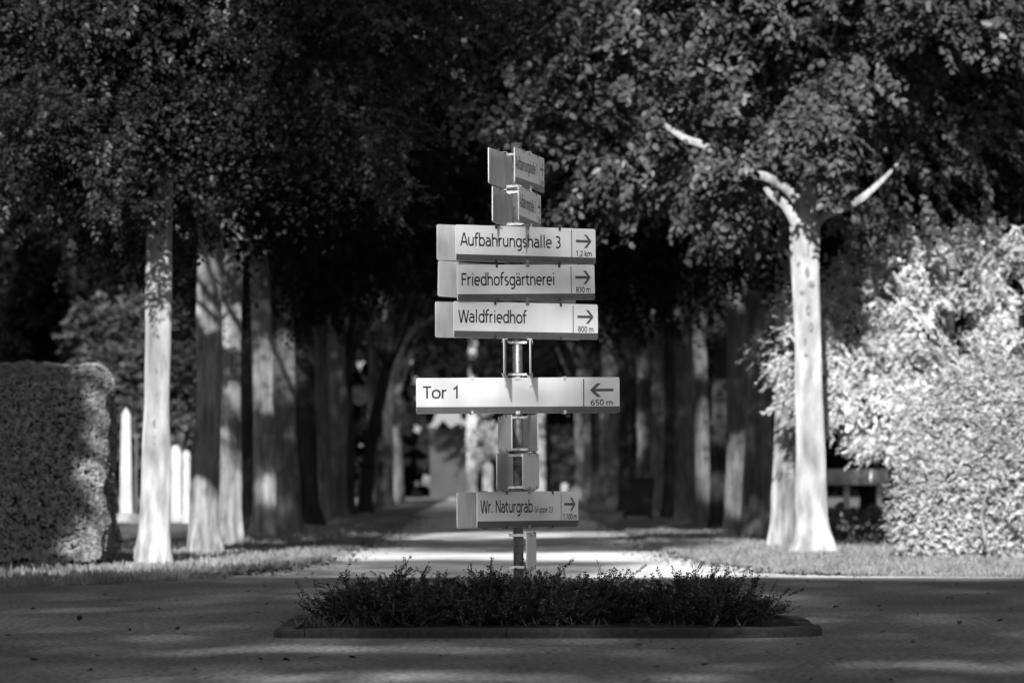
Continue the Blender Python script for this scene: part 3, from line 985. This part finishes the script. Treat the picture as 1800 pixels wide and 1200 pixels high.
# further trees outside the rows
outer = [(432, 88, 'dark tree behind the left row, seen between its third and fourth trunks'), (497, 82, 'dark slim tree behind the left row, beside its fifth trunk'),
         (20, 60, 'dark tree far behind the left end of the clipped hedge'), (150, 62, 'dark tree far behind the right half of the clipped hedge'),
         (1560, 88, 'dark tree rising behind the pale conifer'), (1720, 92, 'dark tree at the right edge behind the pale conifer'), (1660, 74, 'dark tree far behind the pale conifer')]
for i, (px, ppm, lb) in enumerate(outer):
    place_tree([1, 0, 1, 2, 1, 2, 0][i], (px - 900) / ppm, 10000 / ppm, i * 1.3, 1.05, lb, group='trees outside the rows', name='background_tree', tr=.8)

# unseen trees added beside the junction to block sky light
for i, (x_, y_) in enumerate(((-17, 24), (-18, 36), (-17.5, 52), (-18, 68), (10.5, 18), (11, 30), (10.5, 42), (12.5, 54), (13.5, 66))):
    place_tree(i % 3, x_, y_, i, 1.25, 'unseen tree added beside the junction to block sky light', group='unseen trees blocking sky light', name='unseen_flanking_tree')
# --- dark conifers closing the view on the left and right
def conifer_mesh(seed, h, r, m, n=2600, leaf=.22):
    rg = np.random.default_rng(seed)
    z = rg.uniform(.1, 1, n) ** 1.15 * h
    rad = r * (1 - z / h) ** .7 * rg.uniform(.55, 1.05, n)
    a = rg.uniform(0, 6.283, n)
    P = np.stack([np.cos(a) * rad, np.sin(a) * rad, z], 1)
    O = np.stack([np.cos(a), np.sin(a), np.full(n, -.1)], 1)
    p, ax, nn_, L = sprays(rg, P, O, 7, .5, leaf, .5, .6)
    me = leaf_mesh('crown', p, ax, nn_, L, .6)
    me.materials.append(m)
    return me
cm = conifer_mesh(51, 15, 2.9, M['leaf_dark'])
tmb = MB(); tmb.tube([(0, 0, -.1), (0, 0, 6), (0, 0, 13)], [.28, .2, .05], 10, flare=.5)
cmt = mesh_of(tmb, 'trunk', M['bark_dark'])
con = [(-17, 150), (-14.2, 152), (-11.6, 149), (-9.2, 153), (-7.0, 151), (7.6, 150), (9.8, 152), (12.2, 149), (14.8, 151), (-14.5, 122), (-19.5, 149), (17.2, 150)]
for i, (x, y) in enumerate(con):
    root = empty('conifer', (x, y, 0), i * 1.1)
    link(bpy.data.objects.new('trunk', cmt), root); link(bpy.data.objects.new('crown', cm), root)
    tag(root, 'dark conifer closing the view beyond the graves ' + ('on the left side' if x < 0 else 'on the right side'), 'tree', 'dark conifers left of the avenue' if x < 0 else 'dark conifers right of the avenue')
# two lighter leafy bushes seen left and right of the first left trunk
for i, (px, lb) in enumerate(((230, 'grey-green leafy bush seen left of the first left trunk'), (325, 'leafy bush seen just right of the first left trunk'))):
    Y = 140
    x = (px - 900) / 10000 * Y
    root = empty('leafy_bush', (x, Y, 0))
    me, C = crown_mesh(61 + i, (0, 0, 3.4), (1.25, 1.2, 2.4), 1.9, 60, 22, .17, M['leaf_mid'], nleaf=8, spray=.4, sig=(.3, .3, .2), shell=.3)
    link(bpy.data.objects.new('crown', me), root)
    mb = MB(); mb.tube([(0, 0, -.1), (.05, 0, 2), (0, 0, 4)], [.1, .07, .03], 8, flare=.3)
    mb.build('trunk', M['bark_dark'], root, smooth=True)
    tag(root, lb, 'bush')

# --- woodland mass far away
rg = np.random.default_rng(70)
n = 46000
x = rg.uniform(-42, 42, n); y = rg.uniform(292, 320, n); z = rg.uniform(0, 1, n) ** .9 * 30
px = 900 + x / y * 10000; py = 840 - (z - 1) / y * 10000
k = ~((px > 732) & (px < 828) & (py > 700) & (py < 768)) 
k &= ~((px > 840) & (px < 1015) & (py > 842) & (py < 852) & (rg.random(n) < .5))
P = np.stack([x, y, z], 1)[k]
n = len(P)
me = leaf_mesh('far_woodland', P, rg.normal(0, 1, (n, 3)), rg.normal(0, 1, (n, 3)) + np.array([[0, -1.2, .5]]), rg.uniform(.6, 1.5, n), wid=.75)
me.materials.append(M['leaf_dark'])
tag(link(bpy.data.objects.new('far_woodland', me)), 'dark distant woodland closing the end of the avenue', 'woodland', kind='stuff')

# --- end of the avenue
def lit_trunk(px, hw, Y, label):
    x = (px - 900) / 10000 * Y
    root = empty('plane_tree', (x, Y, 0))
    r = hw / 10000 * Y
    mb = MB()
    pp = smoothpath([(0, 0, -.1), (.03, 0, 1), (0, 0, 3), (.05, 0, 6), (.1, 0, 10)], 6)
    mb.tube(pp, lerp_list([r * 1.1, r, r, r * .9, r * .7], len(pp)), 14, jit=.1, flare=.6, seed=px)
    mb.build('trunk', M['bark_pale'], root, smooth=True)
    me, C = crown_mesh(int(px), (0, 0, 9.5), (3.4, 3, 4.0), 6.2, 90, 18, .25, M['leaf_dark'], nleaf=8, spray=.7)
    link(bpy.data.objects.new('crown', me), root)
    tag(root, label, 'tree', 'pale trees at the far end of the avenue')
lit_trunk(829, 9, 268, 'pale straight trunk at the far end of the avenue, left of the sign pole')
lit_trunk(950, 8, 272, 'pale straight trunk at the far end of the avenue, right of the sign pole')

def box_hedge(name, x0, x1, y0, y1, h, m, label, leafs=6000, leaf=.2, seed=1):
    rg = np.random.default_rng(seed)
    root = empty(name, ((x0 + x1) / 2, (y0 + y1) / 2, 0))
    W, D = x1 - x0, y1 - y0
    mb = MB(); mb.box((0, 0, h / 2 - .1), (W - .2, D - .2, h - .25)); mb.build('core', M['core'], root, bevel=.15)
    P, O = [], []
    for face, wgt in (('f', W * h), ('t', W * D), ('l', D * h), ('r', D * h)):
        k = int(leafs * wgt / (W * h + W * D + 2 * D * h))
        a, b = rg.uniform(-.5, .5, k), rg.uniform(0, 1, k)
        if face == 'f': P.append(np.stack([a * W, np.full(k, -D / 2), b * h], 1)); O.append(np.tile([0, -1, .3], (k, 1)))
        if face == 't': P.append(np.stack([a * W, (b - .5) * D, np.full(k, h)], 1)); O.append(np.tile([0, -.2, 1], (k, 1)))
        if face == 'l': P.append(np.stack([np.full(k, -W / 2), a * D, b * h], 1)); O.append(np.tile([-1, 0, .3], (k, 1)))
        if face == 'r': P.append(np.stack([np.full(k, W / 2), a * D, b * h], 1)); O.append(np.tile([1, 0, .3], (k, 1)))
    P = np.concatenate(P); O = np.concatenate(O).astype(float)
    # round the box off and make it lumpy
    c = np.array([0, 0, h * .5]); hs = np.array([W / 2, D / 2, h / 2])
    q = (P - c) / hs
    rr_ = min(.2, W / 3, D / 3)
    inner = np.clip(P - c, -(hs - rr_), hs - rr_)
    d = P - c - inner
    dl = np.linalg.norm(d, axis=1, keepdims=True) + 1e-6
    P = c + inner + d / dl * rr_
    lump = np.array([noise.noise(Vector(p) * 2.2 + Vector((seed, 0, 0))) + .6 * noise.noise(Vector(p) * 5.5) for p in P])
    P = P + norm(d) * (lump[:, None] * .10 - .03)
    O = norm(O + norm(d) + 0)
    P[:, 2] = np.maximum(P[:, 2], .03)
    p, a, n_, L = sprays(rg, P, O, 6, leaf * 1.6, leaf, -.15, 1.0, .7)
    n_ = n_ * .5 + np.repeat(O[None], 6, 0).reshape(-1, 3)
    me = leaf_mesh('foliage', p, a, n_, L, .5)
    me.materials.append(m)
    link(bpy.data.objects.new('foliage', me), root)
    tag(root, label, 'hedge')
    return root

box_hedge('clipped_hedge', -9.2, -4.56, 63.5, 65.6, 2.24, M['hedge'], 'tall clipped hedge at the left edge with a sunlit right corner', 80000, .024, 2)

# grey chapel-like building at the end
bd = empty('building', (-2.0, 284, 0))
tag(bd, 'plain grey building glimpsed at the far end of the avenue, left of the pole', 'building')
mb = MB(); mb.box((-1.1, 0, 1.7), (1.95, 3, 3.4)); mb.build('wall', M['plaster'], bd)
mb = MB(); mb.box((-1.1, 0, 3.46), (2.1, 3.2, .12)); mb.build('roof', M['plaster'], bd, bevel=.02)
me, C = crown_mesh(66, (0, 0, 3.0), (.6, .6, 1.1), 1.9, 26, 14, .12, M['thuja'], nleaf=8, spray=.3, sig=(.2, .2, .2), shell=.3)
root = empty('leafy_bush', (-1.25, 264, 0))
link(bpy.data.objects.new('crown', me), root)
mb = MB(); mb.tube([(0, 0, -.1), (.05, 0, 2), (0, 0, 3.4)], [.06, .05, .03], 8)
mb.build('trunk', M['bark_dark'], root, smooth=True)
tag(root, 'small bright tree at the far end of the avenue, right of the pale trunk', 'bush')
box_hedge('clipped_hedge', 1.6, 3.0, 276, 278, 3.2, M['leaf_mid'], 'tall dark clipped hedge at the far end, right of the pole', 2500, .2, 4)

# ------------------------------------------------------------------ graves
def gravestone(px, Y, wpx, top_py, kind, label, m='marble', bottom=0):
    s = Y / 10000
    X = (px - 900) * s
    W = wpx * s
    Ht = CAM_H + (840 - top_py) * s
    root = empty('gravestone', (X, Y, 0))
    mb = MB(); mb.box((0, 0, .11), (W * 1.35, .5, .22)); mb.build('plinth', M['stone'], root, bevel=.02)
    mb = MB()
    T = .16
    if kind == 'round':
        pts = [(-W / 2, .22), (W / 2, .22)] + [(W / 2 * math.cos(t), Ht - W / 2 + W / 2 * math.sin(t)) for t in np.linspace(0, math.pi, 13)]
    elif kind == 'gable':
        pts = [(-W / 2, .22), (W / 2, .22), (W / 2, Ht - W * .35), (0, Ht), (-W / 2, Ht - W * .35)]
    elif kind == 'obelisk':
        pts = [(-W / 2, .22), (W / 2, .22), (W * .34, Ht - W * .6), (0, Ht), (-W * .34, Ht - W * .6)]
        T = W * .8
    else:
        a = W * .16
        zc = Ht - W * .4
        pts = [(-a, .22), (a, .22), (a, zc - a), (W / 2, zc - a), (W / 2, zc + a), (a, zc + a), (a, Ht), (-a, Ht), (-a, zc + a), (-W / 2, zc + a), (-W / 2, zc - a), (-a, zc - a)]
    n = len(pts)
    mb.add([(x, -T / 2, z) for x, z in pts] + [(x, T / 2, z) for x, z in pts], [tuple(range(n)), tuple(range(n, 2 * n))[::-1]] + [(i, i + n, (i + 1) % n + n, (i + 1) % n) for i in range(n)])
    mb.build({'cross': 'cross', 'obelisk': 'shaft'}.get(kind, 'slab'), M[m], root, bevel=.015)
    tag(root, label, 'gravestone', 'gravestones between the trunks')
gravestone(222, 128, 22, 715, 'obelisk', 'tall pale grave obelisk between the hedge and the first left trunk')
gravestone(240, 124, 16, 760, 'cross', 'dark stone cross just left of the first left trunk', m='stone_dark')
gravestone(310, 128, 18, 782, 'round', 'white round-topped gravestone just right of the first left trunk')
gravestone(328, 126, 13, 790, 'gable', 'narrow white gravestone touching the second left trunk')
gravestone(385, 132, 12, 690, 'obelisk', 'slender white obelisk between the second and third left trunks')
gravestone(442, 130, 16, 768, 'gable', 'white gabled gravestone right of the third left trunk')
gravestone(481, 131, 10, 800, 'round', 'small white gravestone right of the fourth left trunk')
gravestone(526, 150, 6, 795, 'obelisk', 'thin white grave pillar glimpsed in the dark part of the left row')
gravestone(857, 262, 17, 812, 'round', 'bright white gravestone at the far end of the avenue beside the pole', m='marble')
gravestone(992, 262, 12, 848, 'round', 'small pale stone at the far end of the avenue, right of the pole')
gravestone(1012, 258, 20, 852, 'gable', 'low wide pale stone at the far end of the avenue', m='marble')
gravestone(1478, 104, 20, 880, 'gable', 'small dark gravestone under the pale conifer, left', m='stone_dark')
gravestone(1535, 100, 26, 886, 'round', 'small dark gravestone under the pale conifer, right', m='stone_dark')
# stone table monument behind the right tree
Y = 104
tm = empty('table_tomb', ((1505 - 900) / 10000 * Y, Y, 0))
mb = MB(); mb.box((0, 0, 1.02), (1.15, .6, .30)); mb.build('top_slab', M['stone'], tm, bevel=.02)
for x in (-.18, .42):
    mb = MB(); mb.box((x, 0, .435), (.10, .3, .87)); mb.build('leg', M['stone'], tm, bevel=.01)
tag(tm, 'pale stone table tomb in the gap between white trunk and hedge', 'tomb')

# wheelie bin at the right edge of the avenue
bx = empty('waste_bin', ((1121 - 900) / 75.2, 133, 0))
mb = MB()
def frus(mb, z0, z1, a0, b0, a1, b1):
    mb.add([(-a0, -b0, z0), (a0, -b0, z0), (a0, b0, z0), (-a0, b0, z0), (-a1, -b1, z1), (a1, -b1, z1), (a1, b1, z1), (-a1, b1, z1)],
           [(0, 3, 2, 1), (4, 5, 6, 7), (0, 1, 5, 4), (1, 2, 6, 5), (2, 3, 7, 6), (3, 0, 4, 7)])
frus(mb, .12, .92, .30, .27, .385, .34); mb.build('body', M['bin'], bx, bevel=.03)
mb = MB(); frus(mb, .922, 1.0, .41, .37, .37, .33); mb.box((0, -.39, .95), (.5, .04, .04)); mb.build('lid', M['bin'], bx, bevel=.02)
for s in (-1, 1):
    mb = MB(); mb.tube([(s * .26, .15, .10), (s * .34, .15, .10)], [.10, .10], 16); mb.build('wheel', M['bin'], bx)
tag(bx, 'dark wheeled waste bin standing at the right edge of the avenue', 'waste bin')

# ------------------------------------------------------------------ pale conifer and ivy hedge on the right
def blob_foliage(rg, c, rad, n, cut=None, lump=.28, f=1.1):
    d = norm(rg.normal(0, 1, (n, 3)))
    l = np.array([noise.noise(Vector(q) * 2.2 * f + Vector(c)) + .5 * noise.noise(Vector(q) * 5 * f + Vector(c)) for q in d])
    r = (1 + lump * l) * rg.uniform(.72, 1.02, n)
    P = np.array(c) + d * np.array(rad) * r[:, None]
    return P, norm(d / np.array(rad))
rg = np.random.default_rng(90)
TY = 80.5
tb = empty('thuja_tree', (7.2, TY + .6, 0))
tag(tb, 'pale sunlit conifer with drooping sprays behind the white-barked tree', 'conifer')
Ps, Os = [], []
def blob(px, py, rpx, rpy, ry, Y, n):
    c = at(px, py, Y)
    C_, O_ = blob_foliage(rg, c, (rpx / 10000 * Y, ry, rpy / 10000 * Y), n // 40)
    P = np.repeat(C_, 30, 0) + rg.normal(0, 1, (len(C_) * 30, 3)) * np.array([.085, .08, .10]) * np.repeat(rg.uniform(.6, 1.5, len(C_)), 30)[:, None]
    O = np.repeat(O_, 30, 0) + rg.normal(0, .25, (len(C_) * 30, 3))
    k = O[:, 1] < .35
    Ps.append(P[k]); Os.append(O[k])
for b in ((1440, 610, 95, 105, .7, 79.6, 2200), (1500, 560, 110, 110, 1.0, 80.4, 2400), (1610, 560, 170, 150, 1.4, 80.4, 4200), (1560, 680, 150, 110, 1.1, 79.8, 3000),
          (1750, 560, 190, 150, 1.6, 80.4, 4200), (1700, 700, 190, 120, 1.3, 79.6, 3200), (1640, 470, 120, 80, .9, 80.2, 1700), (1780, 460, 130, 75, 1.1, 80.0, 1800), (1600, 760, 90, 60, .8, 79.4, 1100),
          (1490, 660, 70, 90, .7, 79.6, 1200)):
    blob(*b)
P = np.concatenate(Ps) - np.array([7.2, TY + .6, 0]); O = np.concatenate(Os)
p, a, n_, L = sprays(rg, P, O * np.array([[.8, .8, .35]]), 12, .17, .046, .55, .7, .75)
nn_ = n_ * .6 + np.tile(O, (12, 1)) * .9
me = leaf_mesh('crown', p, a, nn_, L * rg.uniform(.6, 1.3, len(L)), .42)
me.materials.append(M['thuja'])
link(bpy.data.objects.new('crown', me), tb)
mb = MB(); mb.tube([(0, 0, -.1), (0, 0, 2), (0, 0, 5)], [.2, .15, .05], 10, flare=.4)
for q in range(16):
    e = P[rg.integers(len(P))]
    mb.tube(smoothpath([(0, 0, 1.2 + e[2] * .3), (e[0] * .5, e[1] * .5, e[2] * .75), tuple(e)], 4), lerp_list([.04, .01], 9), 6)
for (a1, b1, c1) in (((1400, 520), (1360, 512), (1318, 490)), ((1400, 540), (1365, 530), (1325, 545)), ((1380, 505), (1355, 485), (1350, 460)), ((1395, 500), (1370, 508), (1335, 560))):
    pts = [at(*a1, 79.4) - Vector((7.2, TY + .6, 0)), at(*b1, 79.2) - Vector((7.2, TY + .6, 0)), at(*c1, 79.0) - Vector((7.2, TY + .6, 0))]
    mb.tube(smoothpath(pts, 4), lerp_list([.016, .005], 9), 5)
mb.build('trunk', M['bark_dark'], tb, smooth=True)
mb = MB()
# ivy hedge, lower right
hd = empty('ivy_hedge', (6.6, 70.6, 0))
tag(hd, 'ragged sunlit hedge at the right edge, standing on the verge', 'hedge')
Ps, Os = [], []
def blob2(x, y, z, rx, ry, rz, n):
    P, O = blob_foliage(rg, (x, y, z), (rx, ry, rz), n, lump=.16, f=1.6)
    k = (O[:, 1] < .35) & (P[:, 2] > .02)
    Ps.append(P[k]); Os.append(O[k])
for b in ((5.55, 70.6, .75, .85, .7, .95, 4200), (6.6, 70.4, .85, 1.1, .9, 1.15, 5200), (5.55, 70.9, 1.5, .80, .6, .7, 2600), (5.3, 70.5, .45, .62, .6, .5, 1500), (6.0, 70.9, 2.0, .7, .6, .5, 1500), (6.5, 70.8, 1.8, .95, .6, .6, 2600), (7.6, 70.4, 1.1, 1.1, .9, 1.3, 3600)):
    blob2(*b)
P = np.concatenate(Ps) - np.array([6.6, 70.6, 0]); O = np.concatenate(Os)
p, a, n_, L = sprays(rg, P, O * np.array([[.9, .9, .6]]), 8, .11, .036, .3, .8, .9)
me = leaf_mesh('foliage', p, a, n_ * .9 + np.tile(O, (8, 1)) * .6, L * rg.uniform(.5, 1.4, len(L)), .6)
me.materials.append(M['ivy'])
link(bpy.data.objects.new('foliage', me), hd)
mb = MB()
for px_ in (1732,):
    mb.tube(smoothpath([at(px_, 960, 69.6) - Vector((6.6, 70.6, 0)), at(px_ - 6, 900, 69.45) - Vector((6.6, 70.6, 0)), at(px_ + 10, 840, 69.5) - Vector((6.6, 70.6, 0))], 5), lerp_list([.012, .005], 11), 6)
mb.build('stem', M['bark_grey'], hd, smooth=True)

# weeds and young plants round the graves
rg = np.random.default_rng(93)
n = 5000
P = np.stack([rg.uniform(4.6, 7.5, n), rg.uniform(82, 103, n), rg.uniform(0, 1, n) ** 2 * .45], 1)
me = leaf_mesh('ground_cover', P, rg.normal(0, 1, (n, 3)) + np.array([[0, 0, .6]]), rg.normal(0, 1, (n, 3)), rg.uniform(.05, .12, n), wid=.5)
me.materials.append(M['leaf_mid'])
tag(link(bpy.data.objects.new('ground_cover', me)), 'low leafy ground cover among the graves', 'ground cover', kind='stuff')

# ------------------------------------------------------------------ unseen trees behind the camera, crowns shaped to shade the road
def T_of(u, v):
    """share of sunlight let through at sun-space position (u across, v height)"""
    t = np.full(u.shape, .04)
    t = np.maximum(t, .28 * np.exp(-((v - 13.9) / 1.35) ** 4 - ((u + 3.3) / 1.6) ** 4))
    for (a, b, ra, rb, k) in ((-3.75, 9.93, .5, .16, 1), (-2.9, 8.55, .8, .2, .9), (-.2, 9.1, .7, .15, .9), (-6.2, 11.2, .8, .09, .3), (-1.0, 10.05, .5, .04, .5), (.4, 12.5, 1.2, .1, .12), (-8.2, 12.0, 1.0, .12, .15)):
        t = np.maximum(t, k * np.exp(-((u - a) / ra) ** 2 - ((v - b) / rb) ** 2))
    edge = 17.0 + .25 * np.sin(u * 1.7) + .15 * np.sin(u * 4.1) + np.where(u < -8.5, .6, 0)
    edge = np.where((u > -10.25) & (u < -9.5), 16.8, edge)
    edge = np.where((u > -8.4) & (u < -3.9), 16.7, edge)
    t = np.where(v > edge, 1.0, t)
    band = ((v > np.where(u < -4.4 + .1 * np.sin(v * 9), 16.5, 19.6)) & (v < 20.7 + .25 * np.sin(u * 1.6))) | ((v > 23.1 + .3 * np.sin(u * 1.1)) & (v < 26.2 + .4 * np.sin(u * 1.9)))
    t = np.where(band & (u > -8.4) & (u < -4.3), .12, t)
    return t
rg = np.random.default_rng(100)
cent = [(-22, -12), (-14.5, -9), (-7.5, -12), (-1, -10), (6, -12), (13, -9)]
n = 240000
u = rg.uniform(-26, 17, n); v = rg.uniform(4, 26.6, n)
area = .30 * .30 * .6 * .55
need = -np.log(np.clip(T_of(u, v), .01, 1)) / area * (43 * 22.6) / n
keep = rg.random(n) < need
u, v = u[keep], v[keep]
ci = np.argmin(np.abs(u[:, None] - np.array([c[0] for c in cent])[None]), 1)
wv = np.array([c[1] for c in cent])[ci] + rg.normal(0, 1.5, len(u))
z = v - wv * TAN_E
x = u * CA + wv * SA
y = -u * SA + wv * CA
P = np.stack([x, y, z], 1)
for i, (cu, cw) in enumerate(cent):
    k = ci == i
    bx_, by_ = cu * CA + cw * SA, -cu * SA + cw * CA
    root = empty('unseen_shade_tree', (bx_, by_, 0))
    q = P[k] - np.array([bx_, by_, 0])
    m_ = len(q)
    sd_ = np.array([SA, CA, -TAN_E]); 
    me = leaf_mesh('crown', q, rg.normal(0, 1, (m_, 3)), rg.normal(0, .55, (m_, 3)) + sd_[None] * -1.0, rg.uniform(.25, .37, m_), wid=.72)
    me.materials.append(M['leaf_mid'])
    link(bpy.data.objects.new('crown', me), root)
    mb = MB(); mb.tube([(0, 0, -.1), (.1, 0, 4), (0, .1, 10), (0, 0, 18)], [.4, .33, .25, .08], 12, flare=.6)
    mb.build('trunk', M['bark_grey'], root, smooth=True)
    tag(root, 'unseen tree behind the camera, crown shaped to shade the road', 'tree', 'unseen shade trees behind the camera')
# tree left of the hedge that shades its front
me, C = crown_mesh(110, (0, 0, 6.3), (2.4, 2.2, 2.6), 4.0, 230, 50, .24, M['leaf_dark'], nleaf=9, spray=.4, sig=(.25, .3, .2), shell=.05)
root = empty('unseen_shade_tree', (-9.12, 46, 0))
link(bpy.data.objects.new('crown', me), root)
mb = MB(); mb.tube([(0, 0, -.1), (.05, 0, 3), (0, 0, 7)], [.2, .17, .08], 12, flare=.6)
mb.build('trunk', M['bark_grey'], root, smooth=True)
tag(root, 'broadleaf tree left of the road whose shadow falls on the clipped hedge', 'tree')
